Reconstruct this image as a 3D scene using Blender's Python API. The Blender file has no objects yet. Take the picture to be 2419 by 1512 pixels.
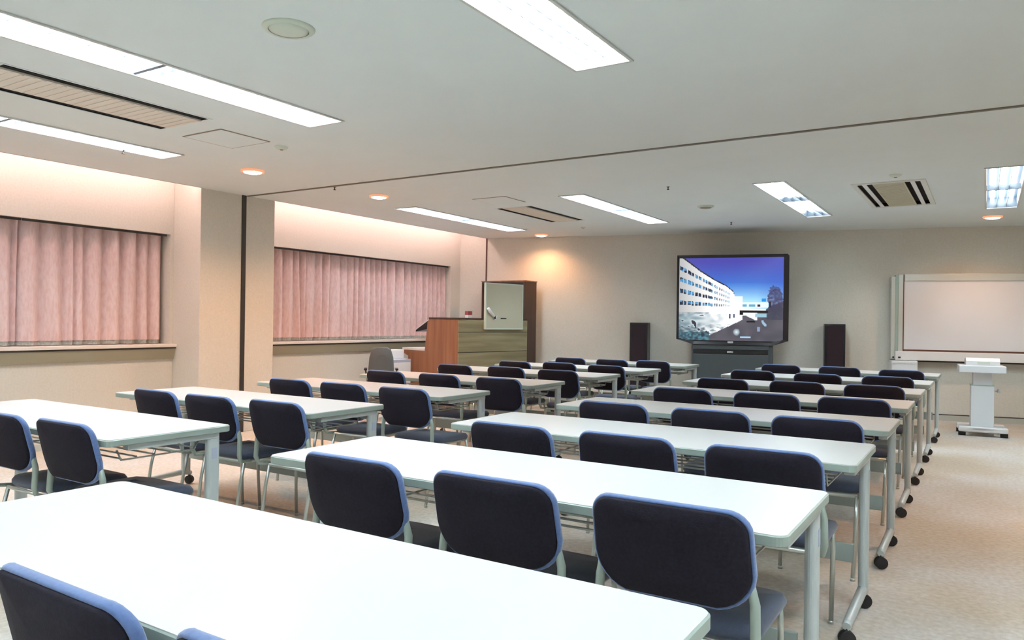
import bpy, bmesh, math, random
from mathutils import Vector, Matrix
random.seed(7)
PI = math.pi
sc = bpy.context.scene
COL = sc.collection
H = 2.5022
WX = -6.6608            # face of the window side column / edge of the ceiling
RX = -7.10              # recessed window wall
FY, FS = 9.7894, .2337  # front wall: y = FY + FS*(x-WX)
FA = math.atan(FS)
def fwy(x): return FY + FS * (x - WX)

# ------------------------------------------------------------------ materials
def mat(name, col, rough=.6, metal=0., noise=None, bump=None, spec=None, coat=0., sheen=0.):
    m = bpy.data.materials.new(name); m.use_nodes = True
    nt = m.node_tree; b = nt.nodes['Principled BSDF']
    b.inputs['Base Color'].default_value = (*col, 1)
    b.inputs['Roughness'].default_value = rough
    b.inputs['Metallic'].default_value = metal
    if spec is not None: b.inputs['Specular IOR Level'].default_value = spec
    if coat: b.inputs['Coat Weight'].default_value = coat
    if sheen:
        b.inputs['Sheen Weight'].default_value = sheen
        b.inputs['Sheen Roughness'].default_value = .5
    tc = nt.nodes.new('ShaderNodeTexCoord')
    if noise:
        sc_, amt, col2 = noise
        n = nt.nodes.new('ShaderNodeTexNoise'); n.inputs['Scale'].default_value = sc_
        n.inputs['Detail'].default_value = 6
        nt.links.new(tc.outputs['Object'], n.inputs['Vector'])
        r = nt.nodes.new('ShaderNodeValToRGB')
        r.color_ramp.elements[0].position = .5 - amt; r.color_ramp.elements[1].position = .5 + amt
        r.color_ramp.elements[0].color = (*col, 1); r.color_ramp.elements[1].color = (*col2, 1)
        nt.links.new(n.outputs['Fac'], r.inputs['Fac'])
        nt.links.new(r.outputs['Color'], b.inputs['Base Color'])
    if bump:
        s2, st = bump
        n = nt.nodes.new('ShaderNodeTexNoise'); n.inputs['Scale'].default_value = s2
        nt.links.new(tc.outputs['Object'], n.inputs['Vector'])
        bp = nt.nodes.new('ShaderNodeBump'); bp.inputs['Strength'].default_value = st
        bp.inputs['Distance'].default_value = .002
        nt.links.new(n.outputs['Fac'], bp.inputs['Height'])
        nt.links.new(bp.outputs['Normal'], b.inputs['Normal'])
    return m
def emis(name, col, st):
    m = bpy.data.materials.new(name); m.use_nodes = True
    nt = m.node_tree; nt.nodes.remove(nt.nodes['Principled BSDF'])
    e = nt.nodes.new('ShaderNodeEmission'); e.inputs['Color'].default_value = (*col, 1)
    e.inputs['Strength'].default_value = st
    nt.links.new(e.outputs[0], nt.nodes['Material Output'].inputs['Surface'])
    return m
def wood(name, c1, c2, axis, scale=14., stretch=.06):
    m = mat(name, c1, .5)
    nt = m.node_tree; b = nt.nodes['Principled BSDF']
    tc = nt.nodes.new('ShaderNodeTexCoord'); mp = nt.nodes.new('ShaderNodeMapping')
    s = [1., 1., 1.]; s[axis] = stretch
    mp.inputs['Scale'].default_value = s
    n = nt.nodes.new('ShaderNodeTexNoise'); n.inputs['Scale'].default_value = scale
    n.inputs['Detail'].default_value = 8; n.inputs['Distortion'].default_value = .4
    r = nt.nodes.new('ShaderNodeValToRGB')
    r.color_ramp.elements[0].position = .35; r.color_ramp.elements[1].position = .65
    r.color_ramp.elements[0].color = (*c1, 1); r.color_ramp.elements[1].color = (*c2, 1)
    nt.links.new(tc.outputs['Object'], mp.inputs['Vector']); nt.links.new(mp.outputs[0], n.inputs['Vector'])
    nt.links.new(n.outputs['Fac'], r.inputs['Fac']); nt.links.new(r.outputs['Color'], b.inputs['Base Color'])
    return m
M = {}
M['wall'] = mat('cream_wallpaper', (.65, .615, .54), .85, noise=(60, .2, (.71, .675, .60)), bump=(220, .25))
M['ceiling'] = mat('painted_ceiling', (.76, .82, .82), .9, noise=(3, .3, (.79, .85, .84)))
M['floor'] = mat('carpet_tan', (.46, .36, .27), .95, bump=(400, .5))
def carpet():
    m = M['floor']; nt = m.node_tree; b = nt.nodes['Principled BSDF']
    tc = nt.nodes.new('ShaderNodeTexCoord')
    n1 = nt.nodes.new('ShaderNodeTexNoise'); n1.inputs['Scale'].default_value = 1.1; n1.inputs['Detail'].default_value = 3
    n2 = nt.nodes.new('ShaderNodeTexNoise'); n2.inputs['Scale'].default_value = 38; n2.inputs['Detail'].default_value = 5
    for n in (n1, n2): nt.links.new(tc.outputs['Object'], n.inputs['Vector'])
    r1 = nt.nodes.new('ShaderNodeValToRGB'); r1.color_ramp.elements[0].position = .38; r1.color_ramp.elements[1].position = .62
    r1.color_ramp.elements[0].color = (.58, .50, .40, 1); r1.color_ramp.elements[1].color = (.64, .61, .57, 1)
    r2 = nt.nodes.new('ShaderNodeValToRGB'); r2.color_ramp.elements[0].position = .3; r2.color_ramp.elements[1].position = .7
    r2.color_ramp.elements[0].color = (.78, .76, .74, 1); r2.color_ramp.elements[1].color = (1, 1, 1, 1)
    mx = nt.nodes.new('ShaderNodeMix'); mx.data_type = 'RGBA'; mx.blend_type = 'MULTIPLY'; mx.inputs['Factor'].default_value = 1
    nt.links.new(n1.outputs['Fac'], r1.inputs['Fac']); nt.links.new(n2.outputs['Fac'], r2.inputs['Fac'])
    nt.links.new(r1.outputs['Color'], mx.inputs['A']); nt.links.new(r2.outputs['Color'], mx.inputs['B'])
    nt.links.new(mx.outputs['Result'], b.inputs['Base Color'])
carpet()
M['brown_trim'] = mat('dark_red_brown_trim', (.10, .035, .02), .5)
M['dark_trim'] = mat('dark_metal_channel', (.05, .045, .04), .5, .3)
M['track'] = mat('grey_brown_track', (.16, .14, .11), .5)
M['base'] = mat('pale_vinyl_skirting', (.50, .50, .44), .5)
M['top'] = mat('white_laminate', (.65, .645, .63), .32, noise=(2.2, .35, (.69, .675, .65)), spec=.4)
M['edge'] = mat('grey_green_edge', (.30, .36, .32), .4)
M['legpaint'] = mat('pale_grey_paint', (.52, .57, .57), .35, .15)
M['plate'] = mat('grey_green_steel_plate', (.36, .42, .40), .45, .2)
M['support'] = mat('grey_green_paint', (.36, .43, .38), .35, .2)
M['chrome'] = mat('satin_steel_tube', (.55, .58, .54), .28, .75)
M['rubber'] = mat('black_rubber', (.012, .011, .012), .6)
M['navy'] = mat('navy_fabric', (.030, .040, .072), .8, noise=(90, .3, (.045, .058, .095)), bump=(500, .4), sheen=.25)
M['rim'] = mat('lit_blue_edge', (.065, .115, .27), .7, noise=(120, .3, (.11, .18, .38)), sheen=.4)  # lighter blue paints the ceiling light caught on the chair back edge
M['shell'] = mat('dark_slate_back_cover', (.010, .007, .012), .8, noise=(120, .3, (.017, .015, .026)), bump=(500, .4), spec=.2)
M['label'] = mat('lavender_sticker', (.44, .48, .60), .5)
M['white'] = mat('white_plastic', (.80, .80, .80), .4)
M['whitemetal'] = mat('white_powder_coat', (.74, .77, .80), .4)
M['refl'] = mat('lamp_reflector_white', (.88, .90, .93), .5)
M['louvre'] = mat('blue_satin_louvre', (.14, .17, .205), .4)
M['bluerefl'] = mat('blue_grey_lamp_tray', (.012, .020, .032), .4)
M['black'] = mat('black_plastic', (.010, .008, .010), .35)
M['slot'] = mat('black_air_slot', (.006, .005, .004), .9)
M['grille'] = mat('beige_air_grille', (.76, .69, .60), .6)
M['greenwhite'] = mat('pale_green_plastic', (.62, .68, .58), .6)
M['hatch'] = mat('ceiling_hatch_paint', (.74, .75, .71), .9)
M['hatchline'] = mat('hatch_joint_brown', (.32, .26, .19), .7)
M['darkbrown'] = wood('dark_walnut', (.045, .020, .013), (.075, .036, .024), 2)
M['redwood'] = wood('red_brown_wood', (.24, .095, .045), (.34, .15, .075), 2)
M['olive'] = wood('olive_wood', (.22, .18, .095), (.33, .28, .16), 1)
M['slate'] = mat('slate_grey_cabinet', (.055, .065, .07), .45, noise=(200, .3, (.07, .08, .085)))
M['tvframe'] = mat('purple_black_plastic', (.012, .007, .010), .35)
M['silver'] = mat('silver_badge', (.70, .74, .78), .25, .8)
M['cloth'] = mat('speaker_grille_cloth', (.022, .010, .014), .9)
M['pale'] = mat('pale_olive_panel', (.56, .53, .40), .5)
M['board'] = mat('whiteboard_surface', (.78, .79, .82), .25)
M['boardframe'] = mat('pale_aluminium', (.62, .64, .60), .35, .2)
M['boardgreen'] = mat('grey_green_post', (.36, .48, .42), .45)
M['boardbrown'] = mat('brown_seam', (.12, .05, .03), .5)
M['greyfab'] = mat('grey_mesh_fabric', (.085, .10, .11), .8, noise=(200, .3, (.12, .14, .15)))
M['red'] = mat('dark_red_print', (.30, .05, .045), .6)
M['sill'] = mat('white_sill_board', (.80, .74, .68), .4)
M['apron'] = mat('olive_sill_apron', (.30, .27, .19), .6)
M['pane'] = mat('window_glass_dark', (.05, .06, .07), .08)
M['hem'] = mat('grey_lace', (.30, .31, .27), .8, noise=(60, .15, (.48, .47, .42)))
def curtain_mat():
    m = mat('pink_curtain_fabric', (.85, .58, .55), .85, bump=(300, .4), sheen=.2)
    nt = m.node_tree; b = nt.nodes['Principled BSDF']
    tc = nt.nodes.new('ShaderNodeTexCoord'); mp = nt.nodes.new('ShaderNodeMapping'); mp.inputs['Scale'].default_value = (1, 2.2, .6)
    n = nt.nodes.new('ShaderNodeTexNoise'); n.inputs['Scale'].default_value = 26; n.inputs['Detail'].default_value = 7
    r = nt.nodes.new('ShaderNodeValToRGB'); r.color_ramp.elements[0].position = .36; r.color_ramp.elements[1].position = .6
    r.color_ramp.elements[0].color = (.80, .56, .53, 1); r.color_ramp.elements[1].color = (.88, .68, .66, 1)
    nt.links.new(tc.outputs['Object'], mp.inputs['Vector']); nt.links.new(mp.outputs[0], n.inputs['Vector'])
    nt.links.new(n.outputs['Fac'], r.inputs['Fac']); nt.links.new(r.outputs['Color'], b.inputs['Base Color'])
    tr = nt.nodes.new('ShaderNodeBsdfTranslucent'); tr.inputs['Color'].default_value = (.7, .35, .32, 1)
    mx = nt.nodes.new('ShaderNodeMixShader'); mx.inputs[0].default_value = .15
    nt.links.new(b.outputs[0], mx.inputs[1]); nt.links.new(tr.outputs[0], mx.inputs[2])
    nt.links.new(mx.outputs[0], nt.nodes['Material Output'].inputs['Surface'])
    return m
M['curtain'] = curtain_mat()
M['tube'] = emis('fluorescent_tube', (.81, .94, 1.0), 34.)
M['cove'] = emis('warm_pink_cove_tube', (1.0, .68, .64), 19.)
M['glowring'] = emis('orange_halo_ring', (1.0, .42, .22), .55)  # trim ring given a weak orange glow for the halo round the bulb
M['bulb'] = emis('warm_lamp_glass', (1.0, .66, .42), 9.)

# ------------------------------------------------------------------ mesh tools
class MB:
    def __init__(s): s.bm = bmesh.new(); s.mats = []
    def mi(s, m):
        if m not in s.mats: s.mats.append(m)
        return s.mats.index(m)
    def face(s, vs, m=None):
        try: f = s.bm.faces.new(vs)
        except ValueError: return None
        if m is not None: f.material_index = s.mi(m)
        return f
    def box(s, x0, x1, y0, y1, z0, z1, m=None, bev=0.):
        v = [s.bm.verts.new(p) for p in ((x0,y0,z0),(x1,y0,z0),(x1,y1,z0),(x0,y1,z0),(x0,y0,z1),(x1,y0,z1),(x1,y1,z1),(x0,y1,z1))]
        fs = [s.face([v[i] for i in q], m) for q in ((3,2,1,0),(4,5,6,7),(0,1,5,4),(1,2,6,5),(2,3,7,6),(3,0,4,7))]
        if bev:
            es = list({e for f in fs for e in f.edges})
            bmesh.ops.bevel(s.bm, geom=es, offset=bev, segments=2, affect='EDGES', profile=.5)
        return s
    def prism(s, pts, a0, a1, axis='y', m=None, mtop=None):
        def P(p, a):
            if axis == 'y': return (p[0], a, p[1])
            if axis == 'x': return (a, p[0], p[1])
            return (p[0], p[1], a)
        A = [s.bm.verts.new(P(p, a0)) for p in pts]; B = [s.bm.verts.new(P(p, a1)) for p in pts]
        s.face(A[::-1], m); s.face(B, mtop if mtop is not None else m)
        n = len(pts)
        for i in range(n): s.face([A[i], A[(i+1) % n], B[(i+1) % n], B[i]], m)
        return s
    def tube(s, pts, r, seg=8, m=None, cap=True):
        pts = [Vector(p) for p in pts]; rings = []
        rs = r if isinstance(r, (list, tuple)) else [r] * len(pts)
        up = None
        for i, p in enumerate(pts):
            if i == 0: t = pts[1] - p
            elif i == len(pts) - 1: t = p - pts[i-1]
            else: t = (pts[i+1] - p).normalized() + (p - pts[i-1]).normalized()
            t.normalize()
            if up is None:
                up = t.orthogonal().normalized()
            else:
                up = (up - t * up.dot(t)).normalized()
            w = t.cross(up)
            rings.append([s.bm.verts.new(p + (up * math.cos(2*PI*k/seg) + w * math.sin(2*PI*k/seg)) * rs[i]) for k in range(seg)])
        for a, b in zip(rings, rings[1:]):
            for k in range(seg):
                f = s.face([a[k], a[(k+1) % seg], b[(k+1) % seg], b[k]], m)
                if f: f.smooth = True
        if cap:
            s.face(rings[0][::-1], m); s.face(rings[-1], m)
        return s
    def lathe(s, prof, c=(0, 0, 0), seg=24, m=None):
        rings = []
        for r, z in prof:
            rings.append([s.bm.verts.new((c[0] + r*math.cos(2*PI*k/seg), c[1] + r*math.sin(2*PI*k/seg), c[2] + z)) for k in range(seg)] if r > 1e-6 else [s.bm.verts.new((c[0], c[1], c[2] + z))])
        for a, b in zip(rings, rings[1:]):
            for k in range(seg):
                if len(a) == 1 and len(b) == 1: continue
                if len(a) == 1: f = s.face([a[0], b[(k+1) % seg], b[k]], m)
                elif len(b) == 1: f = s.face([a[k], a[(k+1) % seg], b[0]], m)
                else: f = s.face([a[k], a[(k+1) % seg], b[(k+1) % seg], b[k]], m)
                if f: f.smooth = True
        return s
    def build(s, name, material, parent=None, smooth=False, loc=None):
        bmesh.ops.recalc_face_normals(s.bm, faces=s.bm.faces[:])
        me = bpy.data.meshes.new(name); 
        if smooth:
            for f in s.bm.faces: f.smooth = True
        s.bm.to_mesh(me); s.bm.free()
        if s.mats:
            for m in s.mats: me.materials.append(M[m] if m else M[material])
        else: me.materials.append(M[material])
        o = bpy.data.objects.new(name, me); COL.objects.link(o)
        if loc: o.location = loc
        if parent: o.parent = parent
        return o
def tag(o, label, cat, group=None):
    o['label'] = label; o['category'] = cat
    if group: o['group'] = group
    elif 'group' in o: del o['group']
    return o
def thing(name, label, cat, loc=(0,0,0), rz=0., group=None):
    o = bpy.data.objects.new(name, None); COL.objects.link(o); o.empty_display_size = .1
    o.location = loc; o.rotation_euler = (0, 0, rz)
    return tag(o, label, cat, group)
def struct(o): o['kind'] = 'structure'; return o
def dup(root, label, loc, rz=0., group=None, skip=()):
    r = root.copy(); COL.objects.link(r); r.location = loc; r.rotation_euler = (0, 0, rz)
    r['label'] = label
    if group: r['group'] = group
    for ch in list(root.children):
        if ch.name.split('.')[0] in skip: continue
        c = ch.copy(); COL.objects.link(c); c.parent = r
        for g in list(ch.children):
            d = g.copy(); COL.objects.link(d); d.parent = c
    return r
def rrect(x0, x1, y0, y1, r, seg=6):
    out = []
    for cx, cy, a0 in ((x1-r, y1-r, 0), (x0+r, y1-r, PI/2), (x0+r, y0+r, PI), (x1-r, y0+r, 3*PI/2)):
        for k in range(seg+1):
            a = a0 + PI/2*k/seg; out.append((cx + r*math.cos(a), cy + r*math.sin(a)))
    return out

# ------------------------------------------------------------------ ceiling fixtures list (x0,x1,y0,y1)
LIGHTS = [
 ('A', -3.86, -3.56, 1.08, 3.54), ('B', -1.79, -1.49, 1.00, 3.42), ('C', -5.70, -5.43, 1.20, 3.655),
 ('D', -5.82, -5.52, 6.66, 9.08), ('E', -3.72, -3.45, 6.78, 9.18), ('F', -1.82, -1.55, 7.00, 9.42), ('G', -.02, .26, 7.18, 9.60),
 ('H', .28, .58, .60, 3.00), ('I', 2.25, 2.55, .60, 3.00), ('J', 2.20, 2.48, 7.2, 9.6), ('K', -1.79, -1.49, -2.4, 0.0), ('L', -3.86, -3.56, -2.4, 0.0), ('M', .9, 1.2, -2.4, 0.0)]  # fixtures on this line are unseen, added to light the room
ACS = [('a', -4.83, -4.29, 1.86, 3.09), ('b', -4.79, -4.31, 7.20, 8.52), ('c', -1.03, -.50, 7.48, 8.98)]
DOWN = [(-5.45, 4.35), (-5.38, 5.89), (-5.60, 9.66), (.045, 10.33), (.42, 5.62)]
holes = [l[1:] for l in LIGHTS] + [a[1:] for a in ACS] + [(x-.062, x+.062, y-.062, y+.062) for x, y in DOWN]

# ------------------------------------------------------------------ room shell
XR_, YB = 4.2, -3.0
b = MB(); b.box(-7.5, XR_+.1, YB-.1, 12.6, -.1, 0); struct(b.build('floor', 'floor'))
xs = sorted({WX, XR_} | {h[i] for h in holes for i in (0, 1)}); ys = sorted({YB, 12.5} | {h[i] for h in holes for i in (2, 3)})
b = MB(); vv = {}
def gv(x, y):
    if (x, y) not in vv: vv[(x, y)] = b.bm.verts.new((x, y, H))
    return vv[(x, y)]
for i in range(len(xs)-1):
    for j in range(len(ys)-1):
        cx, cy = (xs[i]+xs[i+1])/2, (ys[j]+ys[j+1])/2
        if any(h[0] < cx < h[1] and h[2] < cy < h[3] for h in holes): continue
        b.face([gv(xs[i], ys[j]), gv(xs[i], ys[j+1]), gv(xs[i+1], ys[j+1]), gv(xs[i+1], ys[j])])
# roof slab above the plenum, and cove top
b.box(-7.5, XR_+.1, YB-.1, 12.6, 2.86, 2.92)
struct(b.build('ceiling', 'ceiling'))
# front wall
b = MB()
L0, L1 = -8.0, XR_+.1
n = Vector((FS, -1, 0)).normalized()
def fwbox(b, xa, xb, o0, o1, z0, z1, m=None):
    e = Vector((1, FS, 0)).normalized()
    pts = []
    for (x, o) in ((xa, o0), (xb, o0), (xb, o1), (xa, o1)):
        p = Vector((x, fwy(x), 0)) + n * o; pts.append((p.x, p.y))
    b.prism(pts, z0, z1, 'z', m)
fwbox(b, -7.45, L1, 0, -.12, 0, 2.86)
struct(b.build('wall_front', 'wall'))
b = MB(); b.box(XR_, XR_+.1, YB-.1, 12.6, 0, 2.86); struct(b.build('wall_right', 'wall'))
b = MB(); b.box(-7.5, XR_, YB-.1, YB, 0, 2.86); struct(b.build('wall_back', 'wall'))
# left wall (recessed) with two window openings
W1 = (.9, 4.66); W2 = (5.66, 9.44); WZ0, WZ1 = .90, 2.055
b = MB()
def lw(y0, y1, z0, z1): b.box(-7.36, RX, y0, y1, z0, z1)
lw(YB, W1[0], 0, 2.86); lw(W1[0], W1[1], 0, WZ0); lw(W1[0], W1[1], WZ1, 2.86)
lw(W1[1], W2[0], 0, 2.86); lw(W2[0], W2[1], 0, WZ0); lw(W2[0], W2[1], WZ1, 2.86); lw(W2[1], 9.70, 0, 2.86)
b.box(-7.5, -7.36, YB, 9.9, 0, 2.86)
struct(b.build('wall_left', 'wall'))
# column between the two window recesses and pier behind the camera
b = MB(); b.box(RX, WX, 4.698, 5.62, 0, 2.86, bev=.004); struct(b.build('wall_left_column', 'wall'))
# fascia closing the plenum above the ceiling edge
b = MB(); b.box(WX, WX+.015, YB, 4.698, H, H+.05); b.box(WX, WX+.015, 5.62, fwy(WX), H, H+.05)
struct(b.build('trim_1', 'brown_trim'))
b = MB(); b.box(WX+.012, XR_, 5.235, 5.262, H-.008, H+.004); struct(b.build('trim_2', 'track'))
b = MB(); b.box(WX, WX+.012, 5.185, 5.235, 0, H); struct(b.build('trim_3', 'dark_trim'))
b = MB(); fwbox(b, WX-.012, WX+.006, .012, 0, 0, H+.04); struct(b.build('trim_4', 'brown_trim'))
b = MB(); fwbox(b, WX, L1-.1, .012, 0, 0, .072); fwbox(b, WX, L1-.1, .014, 0, .072, .082, 'dark_trim'); b.mats = ['base' if False else m for m in b.mats]
o = b.build('baseboard_front', 'base')
# material slots: fill first slot for the skirting, second for the dark joint
o.data.materials.clear(); o.data.materials.append(M['base']); o.data.materials.append(M['dark_trim'])
for p in o.data.polygons:
    p.material_index = 1 if (sum(o.data.vertices[v].co.z for v in p.vertices)/len(p.vertices)) > .0725 else 0
struct(o)
b = MB(); b.box(RX, RX+.012, YB, 4.69, 0, .06); b.box(RX, RX+.012, 5.63, 9.68, 0, .06); struct(b.build('baseboard_left', 'base'))
# windows: frame with dark pane behind the curtains, sill with apron
for i, (y0, y1, s0, s1) in enumerate(((W1[0], W1[1], W1[0], 4.698), (W2[0], W2[1], 5.62, 9.60))):
    b = MB()
    for a, c, d, e in ((y0, y1, WZ0, WZ0+.04), (y0, y1, WZ1-.04, WZ1), (y0, y0+.04, WZ0, WZ1), (y1-.04, y1, WZ0, WZ1), ((y0+y1)/2-.02, (y0+y1)/2+.02, WZ0, WZ1)):
        b.box(-7.36, -7.33, a, c, d, e)
    w = struct(b.build('window_%d' % (i+1), 'boardframe'))
    b = MB(); b.box(-7.352, -7.346, y0+.03, y1-.03, WZ0+.03, WZ1-.03); b.build('pane', 'pane', w)
    b = MB(); b.box(-7.33, RX+.075, s0, s1, .900, .93, bev=.004); b.build('window_sill', 'sill', w)
    b = MB(); b.box(RX, RX+.062, s0, s1, .884, .900); b.build('sill_shade_strip', 'dark_trim', w)  # solid dark strip in place of the shade below the sill board
    b = MB(); b.prism([(RX, .78), (RX+.03, .78), (RX+.055, .884), (RX, .884)], s0, s1, 'y'); b.build('sill_apron', 'apron', w)
# cove lamps above the ceiling edge in each recess
for y0, y1, lb in ((-1.0, 4.66, 'warm tube lamp hidden in the cove above the left window'), (5.66, 9.60, 'warm tube lamp hidden in the cove above the right window')):
    t = thing('cove_lamp', lb, 'lamp', (-6.78, 0, 2.64), 0)
    b = MB(); b.tube([(0, y0, 0), (0, y1, 0)], .016, 8); b.build('tube', 'cove', t)
    b = MB(); b.box(-.0, .10, y0, y1, .03, .07); b.build('housing', 'white', t)

# ------------------------------------------------------------------ curtains
def curtain(name, y0, y1, label, seed):
    rnd = random.Random(seed)
    t = thing(name, label, 'curtain', (-7.26, 0, 0), 0, 'pink window curtains')
    # irregular pleat positions
    knots = [y0]
    while knots[-1] < y1: knots.append(knots[-1] + rnd.uniform(.09, .20))
    amps = [rnd.uniform(.55, 1.) for _ in knots]; lean = [rnd.uniform(-.03, .03) for _ in knots]
    def off(y, z):
        f = (z - .95) / 1.1
        # find the knot
        k = 0
        for k in range(len(knots)-1):
            if knots[k+1] > y: break
        u = (y - knots[k]) / (knots[k+1]-knots[k])
        u = min(max(u + lean[k]*(1-f)*3*math.sin(PI*u), 0), 1)
        a = amps[k]*(1-u) + amps[k+1]*u
        w = .5 - .5*math.cos(2*PI*u)
        w2 = .5 - .5*math.cos(4*PI*u + seed)
        return .095*a*(abs(math.sin(PI*u))**.75) + .014*w2*(1-f) + .008*math.sin(y*31+z*3)
    ny, zs = int((y1-y0)*150), [.975 + 1.10*k/12 for k in range(13)]
    zs[-1] = 2.054
    def sheet(zs, name, matn, dx):
        b = MB(); rows = []
        for z in zs:
            rows.append([b.bm.verts.new((dx + off(y0 + (y1-y0)*i/ny, z), y0 + (y1-y0)*i/ny + .012*math.sin(9*(y0+(y1-y0)*i/ny))*(2-z), z)) for i in range(ny+1)])
        for r0, r1 in zip(rows, rows[1:]):
            for i in range(ny): b.face([r0[i], r0[i+1], r1[i+1], r1[i]]).smooth = True
        return b.build(name, matn, t)
    sheet(zs, 'fabric', 'curtain', 0); sheet([.935, .96, .985], 'lining_hem', 'hem', -.010)
    b = MB(); b.box(.108, .122, y0, y1, 2.034, 2.054); b.build('top_shade_strip', 'dark_trim', t)  # dark strip stands for the shadow line along the curtain top
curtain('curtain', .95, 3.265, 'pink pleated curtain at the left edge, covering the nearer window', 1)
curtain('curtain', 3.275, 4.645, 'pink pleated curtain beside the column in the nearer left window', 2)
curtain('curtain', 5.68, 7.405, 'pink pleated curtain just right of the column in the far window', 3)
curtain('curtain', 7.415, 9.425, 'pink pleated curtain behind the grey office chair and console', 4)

# ------------------------------------------------------------------ ceiling lights
def ceiling_light(x0, x1, y0, y1, label, tray='refl'):
    w, l = x1-x0, y1-y0
    t = thing('ceiling_light', label, 'light', ((x0+x1)/2, (y0+y1)/2, H), 0, 'long fluorescent ceiling lights')
    hw, hl = w/2, l/2
    b = MB()   # recessed housing: tray open below
    d = .10
    for q in ((-hw, -hw+.006, -hl, hl), (hw-.006, hw, -hl, hl), (-hw+.006, hw-.006, -hl, -hl+.006), (-hw+.006, hw-.006, hl-.006, hl)):
        b.box(*q, -.004, d)
    b.box(-hw, hw, -hl, hl, d, d+.006)
    b.build('housing', tray, t)
    b = MB()
    for q in ((-hw-.012, -hw+.004, -hl-.012, hl+.012), (hw-.004, hw+.012, -hl-.012, hl+.012), (-hw+.004, hw-.004, -hl-.012, -hl+.004), (-hw+.004, hw-.004, hl-.004, hl+.012)):
        b.box(*q, -.008, -.001)
    b.build('frame', 'boardframe', t)
    for k in (-1, 0, 1):
        for (a, c) in ((-hl+.02, -.03), (.03, hl-.02)):
            b = MB(); b.tube([(k*w*.30, a, .074), (k*w*.30, c, .074)], .0155, 8); b.build('tube', 'tube', t)
    b = MB()
    for k in (-.5, .5): b.box(k*w*.30*1-.0015, k*w*.30+.0015, -hl+.006, hl-.006, .004, .036)
    n_ = int(l/.085) if tray == 'refl' else 2
    for k in range(1, n_):
        y = -hl + l*k/n_; b.box(-hw+.006, hw-.006, y-.001, y+.001, .004, .030)
    b.box(-hw+.006, hw-.006, -.012, .012, .001, .05)
    b.build('louvre', 'louvre' if tray == 'refl' else tray, t)
LLAB = {'A': 'long bright ceiling light across the upper left, beside the black-slotted air vent',
 'B': 'bright white ceiling light cut by the top edge of the picture',
 'C': 'ceiling light nearest the near window, partly cut by the left edge',
 'D': 'far ceiling light nearest the right-hand window wall and beige vent',
 'E': 'far ceiling light between the beige vent and the television',
 'F': 'striped ceiling light between the television and the twin-slot vent',
 'G': 'striped ceiling light at the right edge above the whiteboard'}
for l in LIGHTS: ceiling_light(*l[1:], LLAB.get(l[0], 'added ceiling light, unseen, behind or beside the viewer'), 'bluerefl' if l[0] in 'FG' else 'refl')

def ac_vent(x0, x1, y0, y1, label, kind):
    w, l = x1-x0, y1-y0; hw, hl = w/2, l/2
    t = thing('air_vent', label, 'air vent', ((x0+x1)/2, (y0+y1)/2, H), 0, 'ceiling air conditioner vents')
    b = MB()
    fm = 'frame'
    e = .008 if kind == 1 else .035
    for q in ((-hw-e, -hw+.008, -hl-e, hl+e), (hw-.008, hw+e, -hl-e, hl+e), (-hw+.008, hw-.008, -hl-e, -hl+.01), (-hw+.008, hw-.008, hl-.01, hl+e)):
        b.box(*q, -.003 if kind == 1 else -.010, 0)
    b.build('frame', 'ceiling' if kind == 1 else 'hatch', t)
    b = MB(); b.box(-hw, hw, -hl, hl, .006, .012) if kind == 1 else b.box(-hw, hw, -hl, hl, .035, .045)
    for q in ((-hw, -hw+.004, -hl, hl), (hw-.004, hw, -hl, hl), (-hw, hw, -hl, -hl+.004), (-hw, hw, hl-.004, hl)): b.box(*q, 0, .035)
    b.build('duct_box', 'slot', t)
    s = .088 if kind == 1 else .135
    b = MB()
    b.box(-hw+s, hw-s, -hl+.01, hl-.01, -.006, .004)
    nsl = int(l/.055)
    for k in range(nsl):
        y = -hl + .03 + (l-.06)*k/(nsl-1)
        b.box(-hw+s+.01, hw-s-.01, y-.009, y+.009, -.009, -.0055)
    b.build('grille', 'grille' if kind == 1 else 'pale', t)
    for sg in (-1, 1):
        b = MB()
        if kind == 2:
            b.box(sg*(hw-s*.52)-.018, sg*(hw-s*.52)+.018, -hl+.01, hl-.01, -.008, -.002)
        else: b.box(sg*(hw-s*.5)-.003, sg*(hw-s*.5)+.003, -hl+.01, hl-.01, .002, .006)
        b.build('air_deflector', 'white' if kind == 2 else 'slot', t)
ac_vent(*ACS[0][1:], 'long ceiling air vent with two black slots near the left edge', 1)
ac_vent(*ACS[1][1:], 'beige far ceiling air vent with black edges near the window side', 1)
ac_vent(*ACS[2][1:], 'ceiling air vent with paired black slots above the right of the television', 2)

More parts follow.
